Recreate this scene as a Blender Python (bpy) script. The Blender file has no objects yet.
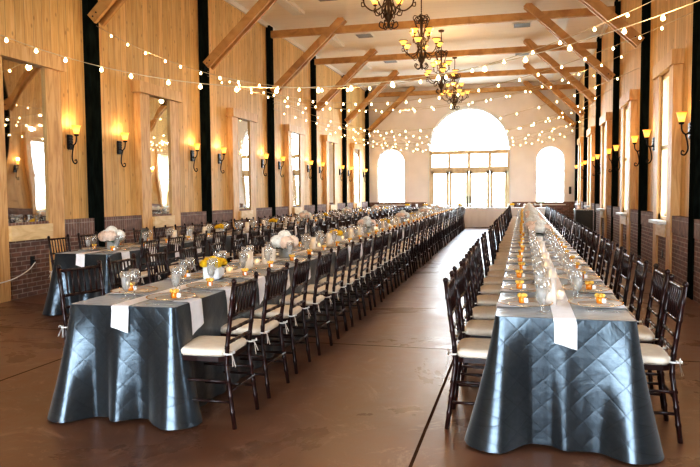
import bpy, math, random
from mathutils import Vector, Matrix
random.seed(7)
PI = math.pi
scn = bpy.context.scene
COL = scn.collection
R = random.uniform

# ------------------------------------------------------------------ materials
def new_mat(name):
    m = bpy.data.materials.new(name); m.use_nodes = True
    nt = m.node_tree; nt.nodes.clear()
    out = nt.nodes.new('ShaderNodeOutputMaterial')
    return m, nt, out
def N(nt, t, **kw):
    n = nt.nodes.new(t)
    for k, v in kw.items():
        if k.startswith('_'): setattr(n, k[1:], v)
        else: n.inputs[k.replace('__', ' ')].default_value = v
    return n
def L(nt, a, b): nt.links.new(a, b)
def rgb(c): return (c[0], c[1], c[2], 1)
def principled(nt, out, **kw):
    b = nt.nodes.new('ShaderNodeBsdfPrincipled')
    for k, v in kw.items(): b.inputs[k].default_value = v
    L(nt, b.outputs[0], out.inputs[0]); return b
def ramp(nt, fac, stops):
    r = nt.nodes.new('ShaderNodeValToRGB')
    el = r.color_ramp.elements
    el[0].position, el[0].color = stops[0][0], rgb(stops[0][1])
    el[1].position, el[1].color = stops[-1][0], rgb(stops[-1][1])
    for p, c in stops[1:-1]:
        e = el.new(p); e.color = rgb(c)
    L(nt, fac, r.inputs[0]); return r
def coords(nt, scale=(1, 1, 1), kind='Object', rot=(0, 0, 0), loc=(0, 0, 0)):
    tc = nt.nodes.new('ShaderNodeTexCoord'); mp = nt.nodes.new('ShaderNodeMapping')
    mp.inputs['Scale'].default_value = scale; mp.inputs['Rotation'].default_value = rot
    mp.inputs['Location'].default_value = loc
    L(nt, tc.outputs[kind], mp.inputs[0]); return mp.outputs[0]
def math_n(nt, op, a, b=None, c=None):
    n = nt.nodes.new('ShaderNodeMath'); n.operation = op
    for i, v in enumerate((a, b, c)):
        if v is None: continue
        if hasattr(v, 'links'): L(nt, v, n.inputs[i])
        else: n.inputs[i].default_value = v
    return n.outputs[0]
def mixc(nt, fac, a, b, mode='MIX'):
    n = nt.nodes.new('ShaderNodeMix'); n.data_type = 'RGBA'; n.blend_type = mode
    for i, v in ((0, fac), (6, a), (7, b)):
        if hasattr(v, 'links'): L(nt, v, n.inputs[i])
        elif i == 0: n.inputs[0].default_value = v
        else: n.inputs[i].default_value = rgb(v)
    return n.outputs[2]
def simple(name, c, rough=.5, metal=0, **kw):
    m, nt, out = new_mat(name)
    b = principled(nt, out, Roughness=rough, Metallic=metal)
    no = N(nt, 'ShaderNodeTexNoise', Scale=kw.get('ns', 25.0))
    L(nt, coords(nt), no.inputs['Vector'])
    k = kw.get('var', .12)
    r = ramp(nt, no.outputs[0], [(.3, [x*(1-k) for x in c]), (.7, [min(1, x*(1+k)) for x in c])])
    L(nt, r.outputs[0], b.inputs['Base Color'])
    return m

M = {}
def boards(name, axis, width, cols, rough=.55, seam=.4):
    """vertical pine boards: seams along `axis`, grain along Z"""
    m, nt, out = new_mat(name)
    b = principled(nt, out, Roughness=rough)
    tc = nt.nodes.new('ShaderNodeTexCoord'); sp = nt.nodes.new('ShaderNodeSeparateXYZ')
    L(nt, tc.outputs['Object'], sp.inputs[0])
    u = sp.outputs[axis]
    sc = math_n(nt, 'MULTIPLY', u, 1/width)
    fl = math_n(nt, 'FLOOR', sc); fr = math_n(nt, 'FRACT', sc)
    wn = N(nt, 'ShaderNodeTexWhiteNoise', _noise_dimensions='1D'); L(nt, fl, wn.inputs['W'])
    cb = nt.nodes.new('ShaderNodeCombineXYZ')
    L(nt, math_n(nt, 'MULTIPLY', u, 9), cb.inputs[0])
    L(nt, math_n(nt, 'MULTIPLY', fl, 3.7), cb.inputs[1])
    L(nt, math_n(nt, 'MULTIPLY', sp.outputs[2], .55), cb.inputs[2])
    no = N(nt, 'ShaderNodeTexNoise', Scale=3.0, Detail=6.0, Roughness=.6, Distortion=.8); L(nt, cb.outputs[0], no.inputs['Vector'])
    col = ramp(nt, no.outputs[0], [(.25, cols[0]), (.5, cols[1]), (.75, cols[2])]).outputs[0]
    tint = ramp(nt, wn.outputs[0], [(0, (.80, .78, .74)), (1, (1.0, 1.0, 1.0))]).outputs[0]
    col = mixc(nt, 1.0, col, tint, 'MULTIPLY')
    # knots
    cb2 = nt.nodes.new('ShaderNodeCombineXYZ')
    L(nt, math_n(nt, 'MULTIPLY', u, 3.4), cb2.inputs[0]); L(nt, math_n(nt, 'MULTIPLY', sp.outputs[2], 1.7), cb2.inputs[1])
    vo = N(nt, 'ShaderNodeTexVoronoi', Scale=1.0, _voronoi_dimensions='2D'); L(nt, cb2.outputs[0], vo.inputs['Vector'])
    kn = ramp(nt, vo.outputs['Distance'], [(.025, (1, 1, 1)), (.075, (0, 0, 0))]).outputs[0]
    col = mixc(nt, math_n(nt, 'MULTIPLY', kn, .5), col, (.17, .075, .025))
    # seams
    ed = math_n(nt, 'MINIMUM', fr, math_n(nt, 'SUBTRACT', 1, fr))
    sm = ramp(nt, ed, [(.015, (1, 1, 1)), (.05, (0, 0, 0))]).outputs[0]
    col = mixc(nt, math_n(nt, 'MULTIPLY', sm, seam), col, (.10, .05, .02))
    L(nt, col, b.inputs['Base Color'])
    bp = N(nt, 'ShaderNodeBump', Strength=.5, Distance=.01); bp.invert = True
    L(nt, sm, bp.inputs['Height']); L(nt, bp.outputs[0], b.inputs['Normal'])
    return m
M['pine_y'] = boards('pine boards along the side walls', 1, .19, [(.53, .285, .095), (.75, .475, .19), (.84, .60, .31)])

def timber(name, cols, scale=(3, 3, 3), rough=.5, spec=.5):
    m, nt, out = new_mat(name)
    b = principled(nt, out, Roughness=rough)
    no = N(nt, 'ShaderNodeTexNoise', Scale=2.0, Detail=6.0, Distortion=1.2); L(nt, coords(nt, scale), no.inputs['Vector'])
    L(nt, ramp(nt, no.outputs[0], [(.3, cols[0]), (.52, cols[1]), (.75, cols[2])]).outputs[0], b.inputs['Base Color'])
    return m
M['beam'] = timber('honey timber', [(.38, .19, .06), (.52, .285, .10), (.62, .37, .15)], (1.2, 1.2, 1.2))
M['casing'] = timber('window casing pine', [(.50, .26, .09), (.66, .40, .17), (.74, .50, .25)], (6, 6, .8))
M['sillwood'] = timber('sill pine', [(.62, .42, .2), (.75, .55, .3), (.82, .64, .4)], (4, 1, 4))
M['doorwood'] = timber('door wood', [(.62, .46, .28), (.72, .56, .36), (.78, .62, .42)], (4, 4, 1))

def m_post():
    m, nt, out = new_mat('black green painted post')
    b = principled(nt, out, Roughness=.6)
    no = N(nt, 'ShaderNodeTexNoise', Scale=5.0, Detail=5.0); L(nt, coords(nt, (3, 3, .8)), no.inputs['Vector'])
    L(nt, ramp(nt, no.outputs[0], [(.3, (.003, .004, .003)), (.8, (.014, .02, .017))]).outputs[0], b.inputs['Base Color'])
    b.inputs['Specular IOR Level'].default_value = .0; b.inputs['Roughness'].default_value = .9
    return m
M['post'] = m_post()

def brick(name, rot, bw, bh, cols, mortar):
    m, nt, out = new_mat(name)
    b = principled(nt, out, Roughness=.8)
    tc = nt.nodes.new('ShaderNodeTexCoord'); sp = nt.nodes.new('ShaderNodeSeparateXYZ')
    L(nt, tc.outputs['Object'], sp.inputs[0])
    cb = nt.nodes.new('ShaderNodeCombineXYZ')
    a, z = (1, 2) if rot != 'x' else (0, 2)
    L(nt, sp.outputs[a], cb.inputs[0]); L(nt, sp.outputs[z], cb.inputs[1])
    bt = N(nt, 'ShaderNodeTexBrick', Scale=1.0); L(nt, cb.outputs[0], bt.inputs['Vector'])
    bt.inputs['Brick Width'].default_value = bw; bt.inputs['Row Height'].default_value = bh
    bt.inputs['Mortar Size'].default_value = .008; bt.inputs['Mortar Smooth'].default_value = .3
    bt.inputs['Color1'].default_value = rgb(cols[0]); bt.inputs['Color2'].default_value = rgb(cols[1])
    bt.inputs['Mortar'].default_value = rgb(mortar); bt.inputs['Bias'].default_value = -.1
    if bh > bw: bt.offset = 0.0
    no = N(nt, 'ShaderNodeTexNoise', Scale=9.0, Detail=4.0); L(nt, cb.outputs[0], no.inputs['Vector'])
    v = ramp(nt, no.outputs[0], [(.3, (.65, .62, .6)), (.7, (1.15, 1.1, 1.1))]).outputs[0]
    L(nt, mixc(nt, 1, bt.outputs[0], v, 'MULTIPLY'), b.inputs['Base Color'])
    bp = N(nt, 'ShaderNodeBump', Strength=.6, Distance=.01); bp.invert = True
    L(nt, bt.outputs['Fac'], bp.inputs['Height']); L(nt, bp.outputs[0], b.inputs['Normal'])
    return m
M['brick'] = brick('brown brick', 'y', .20, .067, [(.24, .125, .09), (.16, .09, .07)], (.36, .30, .26))
M['soldier'] = brick('brown upright brick', 'y', .068, .26, [(.25, .15, .12), (.19, .125, .105)], (.36, .31, .28))
M['brick_x'] = brick('brown brick at the end wall', 'x', .20, .067, [(.24, .125, .09), (.16, .09, .07)], (.36, .30, .26))

def m_floor():
    m, nt, out = new_mat('stained concrete floor')
    b = principled(nt, out)
    c = coords(nt)
    n1 = N(nt, 'ShaderNodeTexNoise', Scale=.55, Detail=9.0, Roughness=.65, Distortion=.6); L(nt, c, n1.inputs['Vector'])
    n2 = N(nt, 'ShaderNodeTexNoise', Scale=5.0, Detail=8.0, Roughness=.7); L(nt, c, n2.inputs['Vector'])
    n3 = N(nt, 'ShaderNodeTexNoise', Scale=1.4, Detail=12.0, Roughness=.8, Distortion=2.5); L(nt, c, n3.inputs['Vector'])
    col = ramp(nt, n1.outputs[0], [(.3, (.10, .043, .022)), (.5, (.155, .069, .036)), (.7, (.21, .103, .057))]).outputs[0]
    col = mixc(nt, .5, col, ramp(nt, n2.outputs[0], [(.3, (.6, .57, .54)), (.7, (1.2, 1.15, 1.1))]).outputs[0], 'MULTIPLY')
    sc = ramp(nt, n3.outputs[0], [(.54, (0, 0, 0)), (.66, (1, 1, 1))]).outputs[0]
    col = mixc(nt, math_n(nt, 'MULTIPLY', sc, .35), col, (.52, .36, .26))
    sp = nt.nodes.new('ShaderNodeSeparateXYZ'); L(nt, c, sp.inputs[0])
    def line(o, pos, w):
        d = math_n(nt, 'ABSOLUTE', math_n(nt, 'SUBTRACT', o, pos))
        return math_n(nt, 'LESS_THAN', d, w)
    ln = None
    for o, p in ((sp.outputs[0], -.575), (sp.outputs[0], -4.05), (sp.outputs[1], 6.3), (sp.outputs[1], 2.2), (sp.outputs[1], 10.4), (sp.outputs[1], 14.5), (sp.outputs[1], 18.6), (sp.outputs[1], 22.7)):
        l = line(o, p, .010); ln = l if ln is None else math_n(nt, 'MAXIMUM', ln, l)
    col = mixc(nt, math_n(nt, 'MULTIPLY', ln, .7), col, (.03, .018, .012))
    L(nt, col, b.inputs['Base Color'])
    L(nt, ramp(nt, n2.outputs[0], [(.3, (.36,)*3), (.75, (.55,)*3)]).outputs[0], b.inputs['Roughness'])
    bp = N(nt, 'ShaderNodeBump', Strength=.25, Distance=.004); L(nt, n2.outputs[0], bp.inputs['Height']); L(nt, bp.outputs[0], b.inputs['Normal'])
    L(nt, math_n(nt, 'MULTIPLY', math_n(nt, 'SUBTRACT', 1, ln), .42), b.inputs['Coat Weight']); b.inputs['Coat Roughness'].default_value = .30
    sr = ramp(nt, n1.outputs[0], [(.35, (.2,)*3), (.65, (.5,)*3)]).outputs[0]; L(nt, sr, b.inputs['Coat Roughness'])
    L(nt, math_n(nt, 'MULTIPLY', math_n(nt, 'SUBTRACT', 1, ln), .5), b.inputs['Specular IOR Level'])
    return m
M['floor'] = m_floor()
M['plaster'] = simple('warm white plaster', (.91, .85, .83), .7, ns=2.0, var=.03)
def m_ceiling():
    m, nt, out = new_mat('white planked ceiling')
    b = principled(nt, out, Roughness=.6)
    tc = nt.nodes.new('ShaderNodeTexCoord'); sp = nt.nodes.new('ShaderNodeSeparateXYZ'); L(nt, tc.outputs['Object'], sp.inputs[0])
    fr = math_n(nt, 'FRACT', math_n(nt, 'MULTIPLY', sp.outputs[1], 1/.45))
    s = math_n(nt, 'LESS_THAN', fr, .04)
    L(nt, mixc(nt, math_n(nt, 'MULTIPLY', s, .25), (.90, .86, .81), (.55, .5, .47)), b.inputs['Base Color'])
    return m
M['ceiling'] = m_ceiling()
M['white'] = simple('white paint', (.82, .80, .78), .45, var=.04)
M['sillwhite'] = simple('pale stone sill', (.75, .77, .78), .35, var=.05)
M['ventgrey'] = simple('grey metal grille', (.30, .29, .28), .5, .3)
M['iron'] = simple('black iron', (.012, .011, .011), .4, .6)
M['bronze'] = simple('aged bronze', (.085, .052, .03), .42, .7, var=.4)
M['chair'] = simple('mahogany lacquer', (.020, .0055, .0045), .30, 0, ns=12, var=.5)
M['chair'].node_tree.nodes['Principled BSDF'].inputs['Specular IOR Level'].default_value = .28
M['chair'].node_tree.nodes['Principled BSDF'].inputs['Coat Weight'].default_value = .12
M['cushion'] = simple('ivory cushion', (.78, .68, .56), .75, var=.05)
M['linen'] = simple('white linen', (.86, .85, .88), .8, var=.03)
M['tie'] = simple('white ribbon', (.85, .82, .78), .7)
M['wax'] = None
M['petal'] = simple('blush white petals', (.90, .72, .60), .7, ns=30, var=.12)
M['petalw'] = simple('white petals', (.86, .86, .82), .7, ns=30, var=.1)
M['yellow'] = simple('yellow petals', (.93, .56, .02), .6, ns=40, var=.25)
M['leaf'] = simple('dark green leaves', (.03, .09, .02), .5, ns=20, var=.5)
M['ceramic'] = simple('white ceramic', (.82, .82, .82), .25, var=.02)
M['steel'] = simple('flatware steel', (.75, .72, .68), .18, 1.0, var=.03)
M['black'] = simple('black plastic', (.012, .012, .012), .4)
M['cart'] = simple('dark brown cover', (.04, .028, .014), .5, var=.2)
M['card'] = simple('white card', (.88, .88, .88), .6, var=.02)
M['ink'] = simple('grey print', (.25, .25, .27), .7)
M['cable'] = simple('light string cable', (.6, .48, .32), .6)
M['tag'] = simple('white paper tag', (.88, .86, .84), .7)
M['ribbon'] = simple('yellow cloth ribbon', (.88, .55, .12), .7, var=.2)
M['ground'] = simple('pale paving outside', (.62, .64, .58), .9, ns=1.0)
M['bush'] = simple('garden green', (.5, .62, .46), .9, ns=8, var=.4)

def emit(name, c, s, base=(.8, .6, .3), sample=False):
    m, nt, out = new_mat(name)
    b = principled(nt, out, Roughness=.4)
    b.inputs['Base Color'].default_value = rgb(base)
    b.inputs['Emission Color'].default_value = rgb(c); b.inputs['Emission Strength'].default_value = s
    if not sample: m.cycles.emission_sampling = 'NONE'
    return m
M['bulb'] = emit('glowing bulb', (1, .78, .42), 9)
M['flame'] = emit('candle flame', (1, .62, .25), 12)
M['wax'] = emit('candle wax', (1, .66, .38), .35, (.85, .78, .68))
def m_shade():
    m, nt, out = new_mat('glowing amber glass shade')
    b = principled(nt, out, Roughness=.35)
    b.inputs['Base Color'].default_value = rgb((.85, .5, .15))
    tc = nt.nodes.new('ShaderNodeTexCoord'); sp = nt.nodes.new('ShaderNodeSeparateXYZ'); L(nt, tc.outputs['Object'], sp.inputs[0])
    r = ramp(nt, math_n(nt, 'MULTIPLY', sp.outputs[2], 1/.15), [(0, (1.0, .50, .06)), (.4, (1.0, .66, .16)), (.8, (1.0, .42, .04)), (1, (.65, .16, .01))])
    L(nt, r.outputs[0], b.inputs['Emission Color']); b.inputs['Emission Strength'].default_value = 1.15
    m.cycles.emission_sampling = 'NONE'
    return m
M['shade'] = m_shade()
def thin_glass(name, tint, white=.0, rough=.03, gl=.25):
    m, nt, out = new_mat(name)
    tr = N(nt, 'ShaderNodeBsdfTransparent', Color=rgb(tint))
    g = N(nt, 'ShaderNodeBsdfGlossy', Color=(1, 1, 1, 1), Roughness=rough)
    lw = N(nt, 'ShaderNodeLayerWeight', Blend=.35)
    f = math_n(nt, 'MULTIPLY_ADD', lw.outputs['Facing'], .55, gl*.3)
    mx = nt.nodes.new('ShaderNodeMixShader'); L(nt, f, mx.inputs[0]); L(nt, tr.outputs[0], mx.inputs[1]); L(nt, g.outputs[0], mx.inputs[2])
    d1 = N(nt, 'ShaderNodeBsdfDiffuse', Color=(.95, .95, .95, 1)); d0 = N(nt, 'ShaderNodeBsdfTranslucent', Color=(1, 1, 1, 1))
    d = nt.nodes.new('ShaderNodeMixShader'); d.inputs[0].default_value = .6; L(nt, d1.outputs[0], d.inputs[1]); L(nt, d0.outputs[0], d.inputs[2])
    m2 = nt.nodes.new('ShaderNodeMixShader'); m2.inputs[0].default_value = white
    L(nt, mx.outputs[0], m2.inputs[1]); L(nt, d.outputs[0], m2.inputs[2]); L(nt, m2.outputs[0], out.inputs[0])
    return m
M['glass'] = thin_glass('clear drinking glass', (.97, .98, .98), .10)
M['charger'] = thin_glass('clear glass charger', (.98, .96, .93), .7, .08)
M['hurricane'] = thin_glass('hazy glass cylinder', (.95, .95, .94), .48)
M['pane'] = thin_glass('window glass', (.97, .98, .98), .02, .02, .1)
M['water'] = thin_glass('iced water', (.96, .96, .94), .30, .1)
M['goldrim'] = simple('champagne gold rim', (.85, .62, .35), .25, 1.0)
M['amber'] = simple('amber honey', (.75, .24, .012), .15, 0)
M['amber'].node_tree.nodes['Principled BSDF'].inputs['Coat Weight'].default_value = .8
def m_mirror():
    m, nt, out = new_mat('old wavy mirror glass')
    b = principled(nt, out, Roughness=.02, Metallic=1.0)
    b.inputs['Base Color'].default_value = (.88, .90, .88, 1)
    no = N(nt, 'ShaderNodeTexNoise', Scale=1.1, Detail=0.0); L(nt, coords(nt, (1, 1.6, .8)), no.inputs['Vector'])
    bp = N(nt, 'ShaderNodeBump', Strength=.35, Distance=.012); L(nt, no.outputs[0], bp.inputs['Height']); L(nt, bp.outputs[0], b.inputs['Normal'])
    return m
M['mirror'] = m_mirror()

def m_taffeta(name, c0, c1):
    m, nt, out = new_mat(name)
    b = principled(nt, out, Roughness=.27, Metallic=.75)
    uv = nt.nodes.new('ShaderNodeUVMap'); uv.uv_map = 'UVMap'
    sp = nt.nodes.new('ShaderNodeSeparateXYZ'); L(nt, uv.outputs[0], sp.inputs[0])
    P_ = 1/.145
    wob = N(nt, 'ShaderNodeTexNoise', Scale=6.0); L(nt, uv.outputs[0], wob.inputs['Vector'])
    w = math_n(nt, 'MULTIPLY', math_n(nt, 'SUBTRACT', wob.outputs[0], .5), .02)
    hs = []
    for sg in ('ADD', 'SUBTRACT'):
        s = math_n(nt, 'ADD', math_n(nt, sg, sp.outputs[0], sp.outputs[1]), w)
        f = math_n(nt, 'FRACT', math_n(nt, 'MULTIPLY', s, P_))
        d = math_n(nt, 'ABSOLUTE', math_n(nt, 'SUBTRACT', f, .5))      # 0 at line
        hs.append(d)
    d = math_n(nt, 'MINIMUM', hs[0], hs[1])
    line = ramp(nt, d, [(.0, (1, 1, 1)), (.028, (0, 0, 0))]).outputs[0]
    no = N(nt, 'ShaderNodeTexNoise', Scale=40.0, Detail=4.0); L(nt, uv.outputs[0], no.inputs['Vector'])
    col = ramp(nt, no.outputs[0], [(.3, c0), (.7, c1)]).outputs[0]
    col = mixc(nt, math_n(nt, 'MULTIPLY', line, .6), col, [x*.3 for x in c0])
    L(nt, col, b.inputs['Base Color'])
    cr = N(nt, 'ShaderNodeTexNoise', Scale=4.0, Detail=5.0, Roughness=.55, Distortion=.7); L(nt, uv.outputs[0], cr.inputs['Vector'])
    pf = math_n(nt, 'POWER', math_n(nt, 'MULTIPLY', d, 4), .5)
    h = math_n(nt, 'ADD', math_n(nt, 'MULTIPLY', pf, .22), math_n(nt, 'MULTIPLY', cr.outputs[0], 1.3))
    bp = N(nt, 'ShaderNodeBump', Strength=.42, Distance=.010); L(nt, h, bp.inputs['Height']); L(nt, bp.outputs[0], b.inputs['Normal'])
    b.inputs['Sheen Weight'].default_value = .3
    return m
M['taffeta'] = m_taffeta('slate pintuck taffeta', (.036, .046, .055), (.056, .069, .08))

# ------------------------------------------------------------------ mesh builder
class MB:
    def __init__(s): s.v = []; s.f = []; s.mi = []; s.sm = []; s.uv = None
    def add(s, vs, fs, mi=0, smooth=True):
        o = len(s.v); s.v += [tuple(v) for v in vs]
        for f in fs: s.f.append(tuple(i+o for i in f)); s.mi.append(mi); s.sm.append(smooth)
        return s
    def box(s, x0, x1, y0, y1, z0, z1, mi=0, bev=0):
        if bev:
            c = [(x0, y0), (x1, y0), (x1, y1), (x0, y1)]
            b = bev
            ring = lambda i: [(x0+b+i, y0+i), (x1-b-i, y0+i), (x1-i, y0+b+i), (x1-i, y1-b-i), (x1-b-i, y1-i), (x0+b+i, y1-i), (x0+i, y1-b-i), (x0+i, y0+b+i)]
            vs = [(x, y, z0) for x, y in ring(b*.7)] + [(x, y, z0+b) for x, y in ring(0)] + [(x, y, z1-b) for x, y in ring(0)] + [(x, y, z1) for x, y in ring(b*.7)]
            fs = [tuple(range(7, -1, -1)), tuple(range(24, 32))]
            for k in range(3):
                for i in range(8): j = (i+1) % 8; fs.append((k*8+i, k*8+j, k*8+8+j, k*8+8+i))
            return s.add(vs, fs, mi, False)
        vs = [(x0, y0, z0), (x1, y0, z0), (x1, y1, z0), (x0, y1, z0), (x0, y0, z1), (x1, y0, z1), (x1, y1, z1), (x0, y1, z1)]
        return s.add(vs, [(3, 2, 1, 0), (4, 5, 6, 7), (0, 1, 5, 4), (1, 2, 6, 5), (2, 3, 7, 6), (3, 0, 4, 7)], mi, False)
    def obox(s, a, b, w, h, up=(0, 0, 1), mi=0):
        """bar from a to b, w across, h along up"""
        a, b = Vector(a), Vector(b); d = (b-a).normalized(); up = Vector(up)
        sd = d.cross(up).normalized()*w/2; u = sd.cross(d).normalized()*h/2
        vs = [a-sd-u, a+sd-u, a+sd+u, a-sd+u, b-sd-u, b+sd-u, b+sd+u, b-sd+u]
        return s.add(vs, [(3, 2, 1, 0), (4, 5, 6, 7), (0, 1, 5, 4), (1, 2, 6, 5), (2, 3, 7, 6), (3, 0, 4, 7)], mi, False)
    def tube(s, pts, rad, n=8, mi=0, cap=True):
        pts = [Vector(p) for p in pts]; m = len(pts)
        if not isinstance(rad, (list, tuple)): rad = [rad]*m
        vs = []; prev = None
        for i, p in enumerate(pts):
            d = (pts[min(i+1, m-1)]-pts[max(i-1, 0)])
            d = d.normalized() if d.length > 1e-9 else Vector((0, 0, 1))
            ref = prev if prev is not None else (Vector((1, 0, 0)) if abs(d.x) < .9 else Vector((0, 1, 0)))
            a = (ref - d*ref.dot(d)).normalized(); b = d.cross(a); prev = a
            for k in range(n):
                t = 2*PI*k/n; vs.append(p+(a*math.cos(t)+b*math.sin(t))*rad[i])
        fs = []
        for i in range(m-1):
            for k in range(n): j = (k+1) % n; fs.append((i*n+k, i*n+j, i*n+n+j, i*n+n+k))
        if cap: fs += [tuple(range(n-1, -1, -1)), tuple(range((m-1)*n, m*n))]
        return s.add(vs, fs, mi)
    def lathe(s, prof, n=16, c=(0, 0, 0), mi=0, squash=1):
        vs = []; fs = []
        for r, z in prof:
            for k in range(n):
                t = 2*PI*k/n; vs.append((c[0]+r*math.cos(t), c[1]+r*math.sin(t)*squash, c[2]+z))
        for i in range(len(prof)-1):
            for k in range(n): j = (k+1) % n; fs.append((i*n+k, i*n+j, i*n+n+j, i*n+n+k))
        return s.add(vs, fs, mi)
    def ball(s, c, r, n=8, m=6, mi=0, sz=1):
        return s.lathe([(max(1e-4, r*math.sin(PI*i/m)), -r*sz*math.cos(PI*i/m)) for i in range(m+1)], n, c, mi)
    def mesh(s, name, mats):
        me = bpy.data.meshes.new(name); me.from_pydata(s.v, [], s.f)
        for m in (mats if isinstance(mats, (list, tuple)) else [mats]): me.materials.append(m)
        me.polygons.foreach_set('material_index', s.mi); me.polygons.foreach_set('use_smooth', s.sm)
        if s.uv:
            ul = me.uv_layers.new(name='UVMap')
            ul.data.foreach_set('uv', [c for p in me.loops for c in s.uv[p.vertex_index]])
        me.update(); return me

def link(o, parent=None):
    COL.objects.link(o)
    if parent is not None: o.parent = parent
    return o
def obj(name, me, parent=None, loc=(0, 0, 0), rz=0, label=None):
    o = bpy.data.objects.new(name, me); o.location = loc; o.rotation_euler = (0, 0, rz)
    if label: o['label'] = label
    return link(o, parent)
def empty(name, loc=(0, 0, 0), rz=0):
    o = bpy.data.objects.new(name, None); o.location = loc; o.rotation_euler = (0, 0, rz); o.empty_display_size = .1
    return link(o)
def tag(o, label=None, cat=None, group=None, kind=None):
    if label: o['label'] = label
    if cat: o['category'] = cat
    if group: o['group'] = group
    if kind: o['kind'] = kind
    return o
def struct(name, mb, m, parent=None):
    o = obj(name, mb.mesh(name, m), parent)
    if parent is None: o['kind'] = 'structure'
    return o
def build(spec, name, loc, rz, label, cat, group=None):
    """spec: a mesh, or a list of (part name, mesh, [sub-parts]) with an optional label"""
    if not isinstance(spec, list):
        return tag(obj(name, spec, None, loc, rz), label, cat, group)
    r = tag(empty(name, loc, rz), label, cat, group)
    for p in spec:
        c = obj(p[0], p[1], r, label=(p[3] if len(p) > 3 else None))
        for q in (p[2] if len(p) > 2 and p[2] else []): obj(q[0], q[1], c, label=(q[2] if len(q) > 2 else None))
    return r

ORD = ['first', 'second', 'third', 'fourth', 'fifth', 'sixth', 'seventh', 'eighth', 'ninth', 'tenth', 'eleventh', 'twelfth', 'thirteenth',
       'fourteenth', 'fifteenth', 'sixteenth', 'seventeenth', 'eighteenth', 'nineteenth', 'twentieth'] 
ORD += ['twenty-'+w for w in ORD[:9]] + ['thirtieth'] + ['thirty-'+w for w in ORD[:9]] + ['fortieth']

# ------------------------------------------------------------------ room
XL, XR, YF, YN, ZC = -7.04, 2.27, 31.13, -5.0, 6.37
WB = .10                       # boards sit this far behind the brick and posts
Y0, S = 10.06, 4.175
PY = [Y0+S*k for k in range(-2, 6)]
fl = MB().box(XL-.4, XR+.4, YN-.4, YF+.4, -.1, 0); struct('floor', fl, M['floor'])
ce = MB().box(XL-.4, XR+.4, YN-.4, YF+.4, ZC, ZC+.15); struct('ceiling', ce, M['ceiling'])
# left wall
w = MB().box(XL-.35, XL-WB, YN, YF, 0, ZC)
wl = struct('wall_left', w, M['pine_y'])
struct('brick_base', MB().box(XL-WB-.02, XL, YN, YF, 0, .84), M['brick'], wl)
struct('brick_cap_course', MB().box(XL-WB-.02, XL+.012, YN, YF, .84, 1.10), M['soldier'], wl)
# right wall with real window openings
WY = [3.80, 7.90, 12.0, 16.15, 20.30, 24.45, 28.6]
HW = .40
w = MB(); bb = MB(); bc = MB()
ys = [YN]+[y+s*HW for y in WY for s in (-1, 1)]+[YF]
for i in range(0, len(ys), 2):
    w.box(XR+WB, XR+.35, ys[i], ys[i+1], 0, ZC)
for y in WY:
    w.box(XR+WB, XR+.35, y-HW, y+HW, 0, .98); w.box(XR+WB, XR+.35, y-HW, y+HW, 3.42, ZC)
wr = struct('wall_right', w, M['pine_y'])
for i in range(0, len(ys), 2):
    bc.box(XR-.012, XR+WB+.02, ys[i], ys[i+1], .84, 1.10)
struct('brick_base', MB().box(XR, XR+WB+.02, YN, YF, 0, .84), M['brick'], wr)
struct('brick_cap_course', bc, M['soldier'], wr)
# near wall behind the viewpoint, with a wide open barn doorway
w = MB().box(XL-.4, -5.2, YN-.25, YN, 0, ZC).box(.9, XR+.4, YN-.25, YN, 0, ZC).box(-5.2, .9, YN-.25, YN, 3.3, ZC)
struct('wall_front', w, M['plaster'])
# cornices
for nm, x0, x1 in (('trim_1', XL-WB, XL-WB+.06), ('trim_2', XR+WB-.06, XR+WB)):
    struct(nm, MB().box(x0, x1, YN, YF, ZC-.12, ZC), M['white'])

# far wall with arches
ops = [(-6.62, -5.32, .95, 2.91, 'semi'), (-4.17, -.55, 0.0, 3.54, 'semi'), (.59, 1.83, .95, 2.90, 'semi')]
w = MB(); T_ = .22
def wcol(xa, xb, za0, zb0, za1, zb1):
    y = YF
    w.add([(xa, y, za0), (xb, y, zb0), (xb, y, zb1), (xa, y, za1), (xa, y+T_, za0), (xb, y+T_, zb0), (xb, y+T_, zb1), (xa, y+T_, za1)],
          [(0, 1, 2, 3), (7, 6, 5, 4), (0, 4, 5, 1), (3, 2, 6, 7)], 0, False)
def archz(x, a, b, sp): 
    r = (b-a)/2; c = (a+b)/2
    return sp+math.sqrt(max(0, r*r-(x-c)**2))
xs = XL-.35
for a, b, z0, sp, _ in ops:
    wcol(xs, a, 0, 0, ZC, ZC)
    w.add([(a, YF, z0), (a, YF+T_, z0), (a, YF+T_, sp), (a, YF, sp), (b, YF, z0), (b, YF+T_, z0), (b, YF+T_, sp), (b, YF, sp)], [(0, 1, 2, 3), (7, 6, 5, 4)], 0, False)
    n = 24
    px = [(a+b)/2-(b-a)/2*math.cos(PI*i/n) for i in range(n+1)]
    for i in range(n):
        wcol(px[i], px[i+1], archz(px[i], a, b, sp), archz(px[i+1], a, b, sp), ZC, ZC)
        if z0 > 0: wcol(px[i], px[i+1], 0, 0, z0, z0)
    xs = b
wcol(xs, XR+.35, 0, 0, ZC, ZC)
wbk = struct('wall_back', w, M['plaster'])
bm_ = MB()
for a, b in ((XL, -4.30), (-.42, XR)): bm_.box(a, b, YF-.05, YF, 0, 1.05)
struct('brick_base', bm_, M['brick_x'], wbk)
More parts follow.
